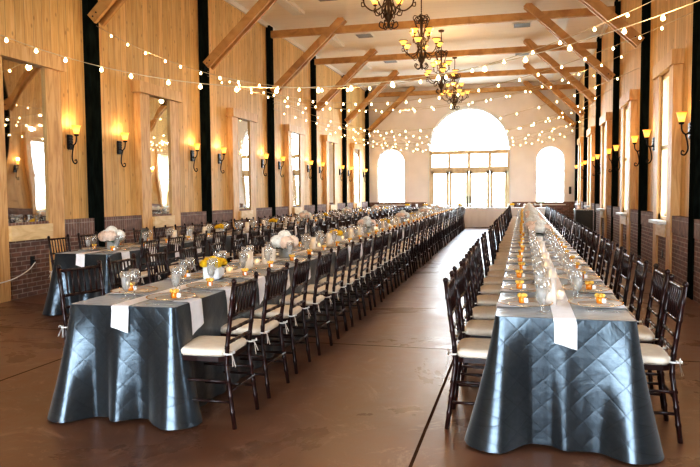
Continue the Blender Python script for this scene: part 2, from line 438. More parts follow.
# white arch casings + sashes
def arch_band(mb, a, b, z0, sp, wd, y0, y1, n=28, mi=0):
    c = (a+b)/2; r = (b-a)/2
    P_ = [(a, z0)]+[(c-r*math.cos(PI*i/n), sp+r*math.sin(PI*i/n)) for i in range(n+1)]+[(b, z0)]
    Q_ = [(a-wd, z0)]+[(c-(r+wd)*math.cos(PI*i/n), sp+(r+wd)*math.sin(PI*i/n)) for i in range(n+1)]+[(b+wd, z0)]
    vs = []
    for (x, z), (x2, z2) in zip(P_, Q_): vs += [(x, y0, z), (x2, y0, z2), (x2, y1, z2), (x, y1, z)]
    fs = []
    for i in range(len(P_)-1):
        o = i*4
        for k in range(4): fs.append((o+k, o+(k+1) % 4, o+4+(k+1) % 4, o+4+k))
    mb.add(vs, fs, mi, False)
def arch_pane(a, b, z0, sp, y, n=28):
    c = (a+b)/2; r = (b-a)/2
    vs = [(a, y, z0), (b, y, z0)]+[(c+r*math.cos(PI*i/n), y, sp+r*math.sin(PI*i/n)) for i in range(n+1)]
    mb = MB(); mb.add(vs, [tuple(range(len(vs)))], 0, False); return mb
k = 1
for a, b, z0, sp, _ in (ops[0], ops[2]):
    fr = MB(); arch_band(fr, a+.05, b-.05, z0, sp, .05, YF+.08, YF+.16)
    c = (a+b)/2
    fr.box(a, b, YF+.08, YF+.16, z0, z0+.06)
    fr.box(c-.012, c+.012, YF+.10, YF+.14, z0, sp+(b-a)/2-.05)
    for z in (1.45, 1.93, 2.41, 2.90): fr.box(a+.04, b-.04, YF+.10, YF+.14, z-.012, z+.012)
    wd = struct('window_%d' % k, fr, M['white']); k += 1
    struct('window_pane', arch_pane(a+.05, b-.05, z0+.04, sp, YF+.12), M['pane'], wd)
    struct('window_sill', MB().box(a-.05, b+.05, YF-.09, YF+.08, z0-.05, z0), M['white'], wd)
a, b, z0, sp, _ = ops[1]
fr = MB(); arch_band(fr, a+.07, b-.07, 3.43, sp, .07, YF+.06, YF+.16)
wd = struct('window_3', fr, M['white'])
ext = MB(); arch_band(ext, a, b, 0, sp, .07, YF-.03, YF+.01); struct('arch_casing', ext, M['white'], wd)
struct('window_pane', arch_pane(a+.05, b-.05, 3.43, sp, YF+.12), M['pane'], wd)
mt = MB()
cx = (a+b)/2
mt.box(cx-.012, cx+.012, YF+.09, YF+.14, 3.43, 5.2)
for t in (45, 135):
    mt.obox((cx+.55*math.cos(math.radians(t)), YF+.115, 3.43+.55*math.sin(math.radians(t))), (cx+1.78*math.cos(math.radians(t)), YF+.115, 3.45+1.78*math.sin(math.radians(t))), .03, .024)
for i in range(14):
    t0, t1 = PI*i/14, PI*(i+1)/14
    mt.obox((cx+.55*math.cos(t0), YF+.115, 3.43+.55*math.sin(t0)), (cx+.55*math.cos(t1), YF+.115, 3.43+.55*math.sin(t1)), .03, .024)
struct('window_muntin', mt, M['white'], wd)
# transom + glazed doors
fr = MB()
for z in (3.24, 2.48): fr.box(a, b, YF+.03, YF+.17, z, z+.18)
XM = [a+.04, -3.26, -2.36, -1.42, b-.04]
for i, x in enumerate(XM): fr.box(x-.065, x+.065, YF+.03, YF+.17, 2.66, 3.24)
fr.box(a, a+.07, YF+.03, YF+.17, 0, 2.5); fr.box(b-.07, b, YF+.03, YF+.17, 0, 2.5)
wd = struct('window_4', fr, M['doorwood'])
for i in range(4):
    struct('window_pane', MB().box(XM[i]+.065, XM[i+1]-.065, YF+.10, YF+.105, 2.66, 3.24), M['pane'], wd)
dx = [a+.07, -3.26, -2.36, -1.42, b-.07]
for i in range(4):
    x0, x1 = dx[i]+.005, dx[i+1]-.005
    d = MB().box(x0, x0+.125, YF+.05, YF+.12, 0, 2.48).box(x1-.125, x1, YF+.05, YF+.12, 0, 2.48).box(x0, x1, YF+.05, YF+.12, 0, .28).box(x0, x1, YF+.05, YF+.12, 2.36, 2.48)
    dr = struct('door_%d' % (i+1), d, M['doorwood'])
    struct('door_pane', MB().box(x0+.125, x1-.125, YF+.08, YF+.085, .28, 2.36), M['pane'], dr)
    if i in (1, 2):
        hx = x1-.055 if i == 1 else x0+.055
        struct('door_handle', MB().box(hx-.02, hx+.02, YF+.01, YF+.05, .92, 1.32), M['black'], dr)

# right windows: casing posts to the floor, header, sash, glass, sill
for i, y in enumerate(WY):
    o = empty('window_%d' % (5+i)); o['kind'] = 'structure'
    x0, x1 = XR-.035, XR+WB
    for sgn in (-1, 1):
        c0, c1 = sorted((y+sgn*HW, y+sgn*(HW+.30)))
        struct('casing_post', MB().box(x0, x1, c0, c1, 0, 3.42), M['casing'], o)
    struct('casing_header', MB().box(x0-.04, x1, y-HW-.38, y+HW+.38, 3.42, 3.64), M['casing'], o)
    fr = MB().box(XR+.02, XR+.07, y-HW, y-HW+.06, .98, 3.42).box(XR+.02, XR+.07, y+HW-.06, y+HW, .98, 3.42).box(XR+.02, XR+.07, y-HW, y+HW, .98, 1.06).box(XR+.02, XR+.07, y-HW, y+HW, 3.34, 3.42).box(XR+.02, XR+.07, y-HW, y+HW, 2.18, 2.24)
    struct('window_sash', fr, M['sillwood'], o)
    struct('window_pane', MB().box(XR+.045, XR+.049, y-HW+.06, y+HW-.06, 1.06, 3.34), M['pane'], o)
    struct('window_sill', MB().box(XR-.16, XR+.2, y-HW-.02, y+HW+.02, .95, 1.0), M['sillwhite'], o)
    struct('sill_apron', MB().box(XR-.05, XR+WB, y-HW, y+HW, .74, .95), M['sillwood'], o)

# posts, tie beams, scissor braces: trusses of the hall
tn = 3
for k, y in enumerate(PY):
    for side in (-1, 1):
        xa, xb = (XL-.16, XL+.02) if side < 0 else (XR-.02, XR+.16)
        p = struct('trim_%d' % tn, MB().box(xa, xb, y-.135, y+.135, 0, 6.30), M['post']); tn += 1
        tag(p, 'black painted timber post on the %s, %s from the near end' % ('mirror wall' if side < 0 else 'window wall', ORD[k]), 'post')
    if k >= 2 or True:
        b = struct('tie_beam', MB().box(XL+.02, XR-.02, y-.06, y+.06, 5.97, 6.16), M['beam'])
        tag(b, 'honey timber tie beam across the hall, %s truss from the near end' % ORD[k], 'beam', 'tie beams', 'structure')
    for side in (-1, 1):
        br = empty('scissor_brace', (0, 0, 0))
        tag(br, 'slanting double plank brace on the %s side, %s truss from the near end' % ('mirror' if side < 0 else 'window', ORD[k]), 'brace', 'scissor braces', 'structure')
        for dy in (-.105, .105):
            if side < 0: a_, b_ = (XL+.06, y+dy, 4.42), (-4.86, y+dy, 6.37)
            else: a_, b_ = (XR-.06, y+dy, 4.36), (.07, y+dy, 6.37)
            obj('plank', MB().obox(a_, b_, .07, .19, up=(0, 0, 1)).mesh('plank', M['beam']), br)
        bt = MB()
        for (t_) in (.02, .05):
            p_ = Vector(a_).lerp(Vector(b_), t_); bt.tube([(p_.x, y-.15, p_.z), (p_.x, y+.15, p_.z)], .014, 8)
        obj('bolt', bt.mesh('bolt', M['iron']), br)
# beam hangers skipped: beams butt into posts

# framed mirrors on the left wall
MY = [8.36, 12.12, 16.3, 20.45, 24.6, 28.7]
for i, y in enumerate(MY):
    r = tag(empty('wall_mirror', (XL, y, 0)), 'tall timber framed mirror on the pine wall, %s from the near end' % ORD[i], 'mirror', 'tall mirrors along the pine wall')
    hw = .39 if i else .43
    for sgn in (-1, 1):
        c0, c1 = sorted((sgn*hw, sgn*(hw+.34)))
        obj('frame_post', MB().box(-WB, .035, c0, c1, 0, 3.42).mesh('frame_post', M['casing']), r)
    obj('frame_header', MB().box(-WB, .10, -hw-.42, hw+.42, 3.42, 3.63).mesh('frame_header', M['casing']), r)
    obj('frame_sill', MB().box(-WB, .09, -hw, hw, .84, 1.06).mesh('frame_sill', M['sillwood']), r)
    obj('mirror_glass', MB().box(-.01, .0, -hw, hw, 1.06, 3.42).mesh('mirror_glass', M['mirror']), r)

# ceiling light boxes and vents
n = 0
for k in range(-2, 6):
    yc = Y0+S*k+S/2-.1
    if yc > YF: continue
    for x, sd in ((-5.85, 'mirror'), (1.08, 'window')):
        lb = MB().box(-.17, .17, -1.1, 1.1, -.09, 0)
        r = tag(empty('ceiling_fixture', (x, yc+.1, ZC)), 'long white ceiling box, %s side, %s bay from the near end' % (sd, ORD[k+2]), 'ceiling fixture', 'white ceiling boxes')
        obj('housing', lb.mesh('housing', M['white']), r)
        obj('diffuser', MB().box(-.13, .13, -1.02, 1.02, -.10, -.09).mesh('diffuser', M['sillwhite']), r)
    for x, sd in ((-4.75, 'mirror'), (-.03, 'window')):
        r = tag(empty('ceiling_vent', (x, yc+.1, ZC)), 'grey slatted ceiling vent, %s side, %s bay from the near end' % (sd, ORD[k+2]), 'vent', 'ceiling vents')
        obj('frame', MB().box(-.27, .27, -.27, .27, -.02, 0).mesh('vent_frame', M['white']), r)
        sl = MB()
        for q in range(8): sl.box(-.23, .23, -.22+q*.058, -.19+q*.058, -.035, -.02)
        obj('slat', sl.mesh('slat', M['ventgrey']), r)
        obj('backing', MB().box(-.23, .23, -.23, .23, -.026, -.02).mesh('vent_back', M['ventgrey']), r)

# ------------------------------------------------------------------ lights
def point(loc, e, col, rad=.04):
    l = bpy.data.lights.new('lamp_light', 'POINT'); l.energy = e; l.color = col; l.shadow_soft_size = rad
    o = bpy.data.objects.new('lamp_light', l); o.location = loc; COL.objects.link(o); return o
WARM = (1.0, .62, .28)
# sconces
def scurve(pts, n=6):
    out = []
    P_ = [Vector(p) for p in pts]
    for i in range(len(P_)-1):
        p0, p1, p2, p3 = P_[max(i-1, 0)], P_[i], P_[i+1], P_[min(i+2, len(P_)-1)]
        for q in range(n):
            t = q/n
            out.append(.5*((2*p1)+(p2-p0)*t+(2*p0-5*p1+4*p2-p3)*t*t+(3*p1-p0-3*p2+p3)*t*t*t))
    out.append(P_[-1]); return out
sc_plate = MB().box(0, .03, -.06, .06, -.12, .12, bev=.008)
for z in (-.09, -.045, 0, .045, .09): sc_plate.box(.03, .042, -.045, .045, z-.014, z+.014)
sc_plate = sc_plate.mesh('backplate', M['iron'])
sc_arm = MB().tube(scurve([(.03, 0, -.02), (.08, 0, -.05), (.13, 0, .0), (.14, 0, .10)]), .011, 8)
sc_arm.tube(scurve([(.09, 0, -.04), (.06, 0, -.15), (.05, 0, -.27), (.09, 0, -.345), (.135, 0, -.33), (.125, 0, -.285), (.095, 0, -.30)]), [.011]*24+[.009]*13, 8)
sc_arm.lathe([(.008, .09), (.035, .10), (.04, .125), (.03, .13)], 12, (.14, 0, 0))
sc_arm = sc_arm.mesh('arm', M['iron'])
sc_shade = MB().lathe([(.0, 0), (.035, 0.0), (.045, .03), (.055, .08), (.068, .125), (.078, .14), (.072, .138), (.05, .08), (.03, .01)], 16)
sc_shade = sc_shade.mesh('lamp_shade', M['shade'])
def sconce(x, y, side, label):
    r = tag(empty('wall_sconce', (x, y, 2.35), 0 if side < 0 else PI), label, 'wall lamp', 'iron wall sconces')
    obj('backplate', sc_plate, r); a = obj('arm', sc_arm, r)
    s_ = obj('lamp_shade', sc_shade, r, (.14, 0, .125), label='glowing amber glass shade')
    point((x+(.14 if side < 0 else -.14), y, 2.66), 4.5, WARM, .05)
for k, yp in enumerate(PY):
    for sd, x in ((-1, XL-WB), (1, XR+WB)):
        for dd in (-.69, .69):
            y = yp+dd+(.11 if sd < 0 else -.1)
            if y > YF-.6 or y < 2: continue
            if sd > 0 and k == 1: continue
            if sd < 0 and (k < 1 or (k == 1)): continue
            sconce(x, y, sd, 'amber-shaded iron sconce on the %s side of the %s post, %s wall' % ('near' if dd < 0 else 'far', ORD[k], 'mirror' if sd < 0 else 'window'))

# chandeliers
def chandelier_parts():
    P_ = []
    rod = MB().tube([(0, 0, 1.30), (0, 0, 1.90)], .012, 8)
    for z in [1.34+.05*q for q in range(11)]: rod.ball((0, 0, z), .018, 6, 4)
    P_.append(('rod', rod.mesh('rod', M['bronze'])))
    P_.append(('canopy', MB().lathe([(.0, 1.90), (.09, 1.89), (.085, 1.85), (.02, 1.83), (0.001, 1.83)], 16).mesh('canopy', M['bronze'])))
    b = MB().lathe([(.001, .02), (.02, .04), (.035, .08), (.02, .12), (.05, .17), (.085, .23), (.07, .30), (.03, .36), (.025, .5), (.045, .56), (.03, .62), (.022, .8), (.04, .86), (.025, .95), (.02, 1.30)], 12)
    for q in range(6):
        t = q*PI/3
        c, s = math.cos(t), math.sin(t)
        # vertical scroll cage
        pts = [(.03, .22), (.12, .34), (.07, .55), (.05, .78), (.12, 1.00), (.17, 1.14), (.13, 1.24), (.06, 1.20), (.09, 1.12)]
        b.tube(scurve([(r_*c, r_*s, z) for r_, z in pts], 5), .012, 6)
        pts = [(.03, .05), (.10, .02), (.17, .07), (.15, .14), (.10, .12)]
        b.tube(scurve([(r_*c, r_*s, z) for r_, z in pts], 4), .011, 6)
        pts = [(.17, 1.14), (.21, 1.22), (.17, 1.28), (.10, 1.27), (.02, 1.30)]
        b.tube(scurve([(r_*c, r_*s, z) for r_, z in pts], 4), .011, 6)
    P_.append(('body', b.mesh('body', M['bronze'])))
    ring = [(.155*math.cos(t*PI/12), .155*math.sin(t*PI/12), 1.14) for t in range(25)]
    P_.append(('crown_ring', MB().tube(ring, .014, 6).mesh('crown_ring', M['bronze'])))
    def arm(rad, zb, z0):
        m = MB()
        pts = [(.04, 0, z0), (.14, 0, z0-.10), (rad*.62, 0, z0-.16), (rad*.92, 0, zb-.13), (rad, 0, zb-.02)]
        m.tube(scurve(pts, 6), .012, 6)
        pts = [(rad*.92, 0, zb-.13), (rad*1.06, 0, zb-.14), (rad*1.07, 0, zb-.07), (rad*1.02, 0, zb-.08)]
        m.tube(scurve(pts, 4), .009, 6)
        pts = [(rad*.55, 0, z0-.155), (rad*.5, 0, z0-.24), (rad*.36, 0, z0-.24), (rad*.36, 0, z0-.18)]
        m.tube(scurve(pts, 4), .009, 6)
        m.lathe([(.012, -.03), (.035, -.02), (.04, 0)], 10, (rad, 0, zb))
        return m.mesh('arm', M['bronze'])
    bowl = MB().lathe([(.001, 0), (.04, .005), (.055, .04), (.075, .075), (.10, .105), (.093, .105), (.07, .08), (.045, .04)], 16).mesh('lamp_shade', M['shade'])
    return P_, [(arm(.46, .56, .50), .46, .56, 6, 0), (arm(.25, .84, .80), .25, .84, 4, .5)], bowl, MB().lathe([(.097, .100), (.108, .104), (.108, .118), (.097, .116)], 16).mesh('shade_rim', M['bronze'])
cparts, carms, bowl, rimm = chandelier_parts()
for i in range(5):
    y = 8.1+4.14*i if i else 8.05
    if i == 0: continue
    zc = ZC-1.90
    r = tag(empty('chandelier', (-2.385, y, zc), .25*i), 'bronze scrollwork chandelier with amber bowls, %s hanging from the near end' % ORD[i-1], 'chandelier', 'bronze chandeliers')
    for p in cparts: obj(p[0], p[1], r)
    for am, rad, zb, cnt, ph in carms:
        for q in range(cnt):
            t = ph+q*2*PI/cnt
            a = obj('arm', am, r, (0, 0, 0), t)
            s_ = obj('lamp_shade', bowl, a, (rad, 0, zb)); 
            if i <= 3: obj('shade_rim', rimm, a, (rad, 0, zb))
    for t in (0, PI):
        t += .25*i
        point((-2.385+.46*math.cos(t), y+.46*math.sin(t), zc+.74), 20, (1, .68, .36), .05)

# ------------------------------------------------------------------ string lights
bulb_me = MB().lathe([(q*.54, z*.54) for q, z in [(.001, -.075), (.022, -.066), (.034, -.045), (.030, -.022), (.014, -.002), (.012, .012), (.001, .014)]], 10)
bulb_me = bulb_me.mesh('bulb', M['bulb'])
def strand(pa, pb, sag, label, step=.36, light=True):
    pa, pb = Vector(pa), Vector(pb)
    c = []
    n = 40
    f = lambda t: pa.lerp(pb, t)-Vector((0, 0, 4*sag*t*(1-t)))
    r = tag(empty('string_lights', tuple(pa)), label, 'string lights', 'festoon strings across the hall')
    cab = MB().tube([f(i/n)-pa for i in range(n+1)], .0045, 5); obj('cable', cab.mesh('cable', M['cable']), r)
    Lg = (pb-pa).length; m = int(Lg/step)
    for i in range(1, m):
        t = (i+R(-.12, .12))/m
        obj('bulb', bulb_me, r, tuple(f(t)-pa-Vector((0, 0, .012))))
    if light:
        for t in (.12, .5, .88): point(tuple(f(t)-Vector((0, 0, .12))), 17, (1, .66, .34), .04)
xa, xb = XL+.04, XR-.04
strand((xa, 5.9, 4.02), (xb, 5.9, 3.33), 1.20, 'string of warm bulbs sagging across the hall nearest the near end')
strand((xa, 10.1, 4.35), (xb, 8.2, 4.0), 1.22, 'string of warm bulbs hung from the brace foot beside the second mirror')
strand((xa, 14.24, 4.2), (xb, 14.24, 4.3), 1.0, 'string of warm bulbs straight across at the truss beyond the second mirror')
strand((xa, 14.24, 4.3), (xb, 10.1, 3.9), .95, 'string of warm bulbs slanting from the second mirror bay to the first window bay', light=False)
strand((xa, 18.4, 4.1), (xb, 18.4, 4.6), .51, 'string of warm bulbs straight across, high at the third mirror bay', .5, False)
strand((xa, 18.4, 3.95), (xb, 14.24, 3.9), .9, 'string of warm bulbs slanting from the third mirror bay towards the near windows', .42, False)
strand((xa, 22.6, 4.0), (xb, 22.6, 4.2), .75, 'string of warm bulbs straight across at the fourth mirror bay', .45)
strand((xa, 22.6, 3.9), (xb, 18.4, 4.1), 1.0, 'string of warm bulbs slanting across from the fourth mirror bay', .42, False)
strand((xa, 18.4, 4.2), (xb, 22.6, 4.3), 1.05, 'string of warm bulbs slanting from the third mirror bay to the far windows', .42, False)
strand((xa, 26.75, 4.1), (xb, 26.75, 4.2), .7, 'string of warm bulbs straight across at the last free truss', .5)
strand((xa, 26.75, 3.7), (xb, 22.6, 3.9), .75, 'string of warm bulbs slanting from the last truss to the fourth window bay', .45, False)
strand((xa, 22.6, 3.75), (xb, 26.75, 3.95), .8, 'string of warm bulbs slanting low before the far wall', .45, False)
strand((xa, 30.6, 3.9), (xb, 30.6, 4.0), .55, 'string of warm bulbs hung close before the arched doors', .45, False)

# ------------------------------------------------------------------ chairs
def bamboo(a, b, r, mb, rings, n=8, via=None):
    """stick with bamboo knuckles"""
    pts = [Vector(a)]+([Vector(v) for v in via] if via else [])+[Vector(b)]
    segs = [(pts[i+1]-pts[i]).length for i in range(len(pts)-1)]; tot = sum(segs)
    def at(t):
        d = t*tot
        for i, s in enumerate(segs):
            if d <= s or i == len(segs)-1: return pts[i].lerp(pts[i+1], min(1, d/s))
            d -= s
    ts = [(0, r)]
    w = .010/tot
    for k in range(1, rings+1):
        t = k/(rings+1)
        ts += [(t-w*1.5, r), (t-w*.5, r*1.18), (t+w*.5, r*1.18), (t+w*1.5, r)]
    acc = 0
    for s in segs[:-1]: acc += s/tot; ts.append((acc, r))
    ts.append((1, r)); ts.sort()
    mb.tube([at(t) for t, _ in ts], [q for _, q in ts], n)
def chair_meshes(n, rings=True):
    k = 1 if rings else 0
    out = {}
    def leg_front(s):
        m = MB(); bamboo((s*.195, .195, 0), (s*.185, .185, .45), .0145, m, 4*k, n); return m
    def leg_rear(s):
        m = MB(); bamboo((s*.20, -.245, 0), (s*.192, -.255, .93), .0148, m, 8*k, n, [(s*.188, -.195, .40), (s*.19, -.20, .52)])
        m.ball((s*.192, -.255, .937), .019, n, 4)
        return m
    seat = MB()
    ring = []
    for q in range(16):
        t = 2*PI*q/16; ct, st = math.cos(t), math.sin(t)
        e = .35
        ring.append((.205*math.copysign(abs(ct)**e, ct), .20*math.copysign(abs(st)**e, st)))
    vs = [(x, y, z) for z in (.425, .455) for x, y in ring]
    fs = [tuple(range(15, -1, -1)), tuple(range(16, 32))]+[(q, (q+1) % 16, 16+(q+1) % 16, 16+q) for q in range(16)]
    seat.add(vs, fs, 0, False)
    cu = MB()
    prof = [(.95, .455), (1.0, .468), (1.0, .487), (.95, .500), (.8, .507), (.4, .512)]
    vs = [(x*s, y*s, z) for s, z in prof for x, y in ring]
    fs = [tuple(range(15, -1, -1)), tuple(range(80, 96))]
    for j in range(5):
        for q in range(16): fs.append((j*16+q, j*16+(q+1) % 16, j*16+16+(q+1) % 16, j*16+16+q))
    cu.add(vs, fs)
    br = MB()
    def bx(z): # x half and y of the rear posts at height z
        t = (z-.52)/(.93-.52); return .19, -.20-.055*t
    for z in (.905, .715, .625, .545):
        x, y = bx(z); bamboo((-x, y, z), (x, y, z), .011, br, 3*k, max(6, n-2))
    for q in range(6):
        x = -.135+q*.054; y0_ = bx(.715)[1]; y1_ = bx(.905)[1]
        bamboo((x, y0_, .715), (x, y1_, .905), .0072, br, 1*k, max(5, n-2))
    st = MB()
    for z in (.17, .30):
        for s in (-1, 1): bamboo((s*.192, .19, z), (s*.197, -.225, z), .009, st, 2*k, max(5, n-2))
    for z in (.20, .33):
        bamboo((-.19, .19, z), (.19, .19, z), .009, st, 2*k, max(5, n-2))
    bamboo((-.195, -.225, .24), (.195, -.225, .24), .009, st, 2*k, max(5, n-2))
    tie = []
    for s in (-1, 1):
        t = MB()
        # loop round the post and two tails
        t.tube([(s*.19+.022*math.cos(a_*PI/5), -.205+.024*math.sin(a_*PI/5), .478) for a_ in range(11)], .006, 6)
        for dx_, dz in ((.03, -.075), (-.012, -.09)):
            t.add([(s*.19+s*.0-.006, -.232, .48), (s*.19+.006, -.232, .48), (s*.19+s*dx_+.009, -.25, .48+dz), (s*.19+s*dx_-.009, -.25, .48+dz)], [(0, 1, 2, 3)], 0, False)
        for a_ in (-1, 1):
            t.tube([(s*.19, -.232, .48), (s*.19+a_*.025, -.24, .492), (s*.19+a_*.03, -.24, .478), (s*.19, -.232, .478)], .004, 5)
        tie.append(t)
    return dict(lf=[leg_front(s) for s in (-1, 1)], lr=[leg_rear(s) for s in (-1, 1)], seat=seat, cushion=cu, backrest=br, stretcher=st, tie=tie)
hi = chair_meshes(8)
spec_hi = [('leg', hi['lf'][0].mesh('leg', M['chair'])), ('leg', hi['lf'][1].mesh('leg', M['chair'])),
           ('leg', hi['lr'][0].mesh('leg', M['chair'])), ('leg', hi['lr'][1].mesh('leg', M['chair'])),
           ('seat', hi['seat'].mesh('seat', M['chair'])), ('backrest', hi['backrest'].mesh('backrest', M['chair'])),
           ('stretcher', hi['stretcher'].mesh('stretcher', M['chair'])),
           ('cushion', hi['cushion'].mesh('cushion', M['cushion']), [('cushion_tie', hi['tie'][0].mesh('tie', M['tie'])), ('cushion_tie', hi['tie'][1].mesh('tie', M['tie']))], 'ivory padded cushion')]
lo = chair_meshes(5, False)
fm = MB()
for m_ in lo['lf']+lo['lr']+[lo['seat'], lo['backrest'], lo['stretcher']]:
    fm.add(m_.v, m_.f)
tm = MB()
for m_ in lo['tie']: tm.add(m_.v, m_.f)
cu2 = MB(); cu2.add(lo['cushion'].v, lo['cushion'].f)
spec_lo = [('frame', fm.mesh('chair_frame', M['chair'])), ('cushion', cu2.mesh('cushion', M['cushion']))]

# ------------------------------------------------------------------ table cloths
def cloth(W, Ln, H=.76, floor_z=.012, seed=1, mat=None):
    """taffeta cloth for a table W x Ln, local origin at centre of the near edge, +Y down the row"""
    rnd = random.Random(seed)
    rc = .035
    # perimeter of a rounded rectangle with outward normals
    pts = []
    def seg(a, b, nx, ny, step):
        l = math.dist(a, b); n = max(2, int(l/step))
        for i in range(n): t = i/n; pts.append((a[0]+(b[0]-a[0])*t, a[1]+(b[1]-a[1])*t, nx, ny))
    def arc(cx, cy, t0):
        for i in range(6):
            t = t0+i*PI/2/6; pts.append((cx+rc*math.cos(t), cy+rc*math.sin(t), math.cos(t), math.sin(t)))
    h = W/2
    arc(-h+rc, rc, PI); seg((-h+rc, 0), (h-rc, 0), 0, -1, .018)
    arc(h-rc, rc, -PI/2); seg((h, rc), (h, Ln-rc), 1, 0, .05)
    arc(h-rc, Ln-rc, 0); seg((h-rc, Ln), (-h+rc, Ln), 0, 1, .05)
    arc(-h+rc, Ln-rc, PI/2); seg((-h, Ln-rc), (-h, rc), -1, 0, .05)
    n = len(pts); u = [0]
    for i in range(1, n): u.append(u[-1]+math.dist(pts[i][:2], pts[i-1][:2]))
    cor = [(-h, 0), (h, 0), (h, Ln), (-h, Ln)]
    rows_ = 22
    mb = MB(); uv = []
    ph = [rnd.uniform(0, 6.28) for _ in range(6)]
    V = []
    for j in range(rows_+1):
        v = j/rows_
        z = H-(H-floor_z)*v
        e = v**1.25
        for i, (x, y, nx, ny) in enumerate(pts):
            dc = min(math.hypot(x-c[0], y-c[1]) for c in cor)
            k = math.exp(-(dc/.13)**2)
            d2 = math.exp(-((dc-.24)/.09)**2)
            side = (.4 if abs(nx) > .9 and dc > .3 else 1.25); wv = side*.022*math.sin(u[i]*10.5+ph[0]+.8*math.sin(u[i]*1.7+ph[1]))+.012*math.sin(u[i]*23+ph[2]+v*1.2)+.006*math.sin(u[i]*41+ph[3])
            off = e*((.015 if side < 1 else .065)+.10*k-.085*d2+wv*(1-.5*k)) + .004*min(1, v*20)
            off = max(off, .002)
            zz = z
            if j == rows_: zz = floor_z+.012*max(0, math.sin(u[i]*6+ph[4]))*(1-k)
            V.append((x+nx*off, y+ny*off, zz)); uv.append((u[i]*1.0, (H-z)+.0))
    F = []
    for j in range(rows_):
        for i in range(n):
            i2 = (i+1) % n; F.append((j*n+i, j*n+n+i, j*n+n+i2, j*n+i2))
    mb.add(V, F)
    # top sheet: cap fan by two-sided strips
    base = len(mb.v)
    nx_, ny_ = 8, max(4, int(Ln/.3))
    T = []
    for b_ in range(ny_+1):
        for a_ in range(nx_+1):
            X = -h+W*a_/nx_; Y = Ln*b_/ny_
            X = max(-h+.008, min(h-.008, X)); Y = max(.008, min(Ln-.008, Y))
            T.append((X, Y, H+.0015)); uv.append((X+5.03, Y+.07))
    mb.add(T, [(b_*(nx_+1)+a_, b_*(nx_+1)+a_+1, (b_+1)*(nx_+1)+a_+1, (b_+1)*(nx_+1)+a_) for b_ in range(ny_) for a_ in range(nx_)])
    # hem between skirt top ring and the top sheet
    mb.add([(x, y, H) for x, y, *_ in pts], [tuple(range(n))], 0, False); uv += [(x+5.03, y+.07) for x, y, *_ in pts]
    mb.uv = uv
    return mb.mesh('tablecloth', mat or M['taffeta'])

# ------------------------------------------------------------------ table ware
plate = MB().lathe([(.001, .002), (.10, .002), (.11, .004), (.150, .014), (.165, .018), (.166, .021), (.150, .017), (.108, .008), (.001, .006)], 28)
plate.lathe([(.158, .018), (.166, .0185), (.1675, .0215), (.158, .0205)], 28, mi=1)
plate.lathe([(.100, .0075), (.106, .0085), (.108, .0095), (.101, .0085)], 28, mi=1)
plate = plate.mesh('charger_plate', [M['charger'], M['goldrim']])
def glass_meshes():
    w = MB().lathe([(.036, .0), (.036, .003), (.010, .006), (.006, .012), (.006, .045), (.012, .055), (.026, .075), (.030, .11), (.032, .16), (.034, .19), (.033, .19), (.031, .15)], 16)
    wi = MB().lathe([(.001, .058), (.024, .076), (.029, .11), (.0305, .15), (.001, .15)], 14)
    g = MB().lathe([(.036, .0), (.036, .003), (.008, .006), (.0045, .015), (.0045, .085), (.012, .093), (.030, .11), (.040, .14), (.040, .165), (.034, .20), (.033, .20), (.038, .165)], 16)
    return [('glass', w.mesh('goblet', M['glass'])), ('water', wi.mesh('water', M['water']))], g.mesh('wine_glass', M['glass'])
spec_water, wine = glass_meshes()
hj = MB().lathe([(.001, 0), (.021, 0), (.023, .006), (.023, .036), (.018, .042), (.001, .042)], 6).mesh('jar', M['amber'])
lid = MB().lathe([(.001, .056), (.016, .055), (.019, .048), (.019, .043), (.001, .042)], 10)
for q in range(5):
    t = q*2*PI/5; lid.ball((.021*math.cos(t), .021*math.sin(t), .050), .013, 6, 4)
lid = lid.mesh('ribbon', M['ribbon'])
tg = MB().add([(.018, -.026, .008), (.042, -.02, .006), (.042, -.021, .034), (.018, -.027, .036)], [(0, 1, 2, 3)], 0, False).mesh('tag', M['tag'])
spec_honey = [('jar', hj), ('ribbon', lid, None, 'yellow cloth ribbon on top'), ('tag', tg)]
fork = MB()
fork.box(-.004, .004, -.10, .045, .001, .004).box(-.010, .010, .045, .060, .001, .005)
for q in range(4): fork.box(-.010+q*.0058, -.0074+q*.0058, .060, .095, .001, .005)
fork = fork.mesh('fork', M['steel'])
def napkin_mesh(hang, w=.18, inner=.12, over=.012, taper=.05):
    """linen lying from the plate to the table edge, then hanging; local +Y points out over the edge at y=0"""
    m = MB()
    path = [(-inner, .004), (-.04, .004), (-.004, .005), (over*.8, .0), (over, -.015)]
    if hang > .02: path += [(over+.006, -hang*.5), (over+.012, -hang)]
    for i, (y, z) in enumerate(path):
        for k_ in range(5):
            x = -w/2+w*k_/4; zz = z; 
            if i == len(path)-1 and hang > .02: zz = z-taper*(k_/4)
            m.v.append((x, y+(.003*math.sin(k_*1.9) if z < -.02 else 0), zz))
    nf = len(path)
    for i in range(nf-1):
        for k_ in range(4): m.f.append((i*5+k_, i*5+k_+1, (i+1)*5+k_+1, (i+1)*5+k_)); m.mi.append(0); m.sm.append(False)
    # underside offset copy for thickness
    return m
nap_h = napkin_mesh(.17).mesh('napkin', M['linen']); nap_s = napkin_mesh(.015, .16, .16, .01).mesh('napkin', M['linen'])

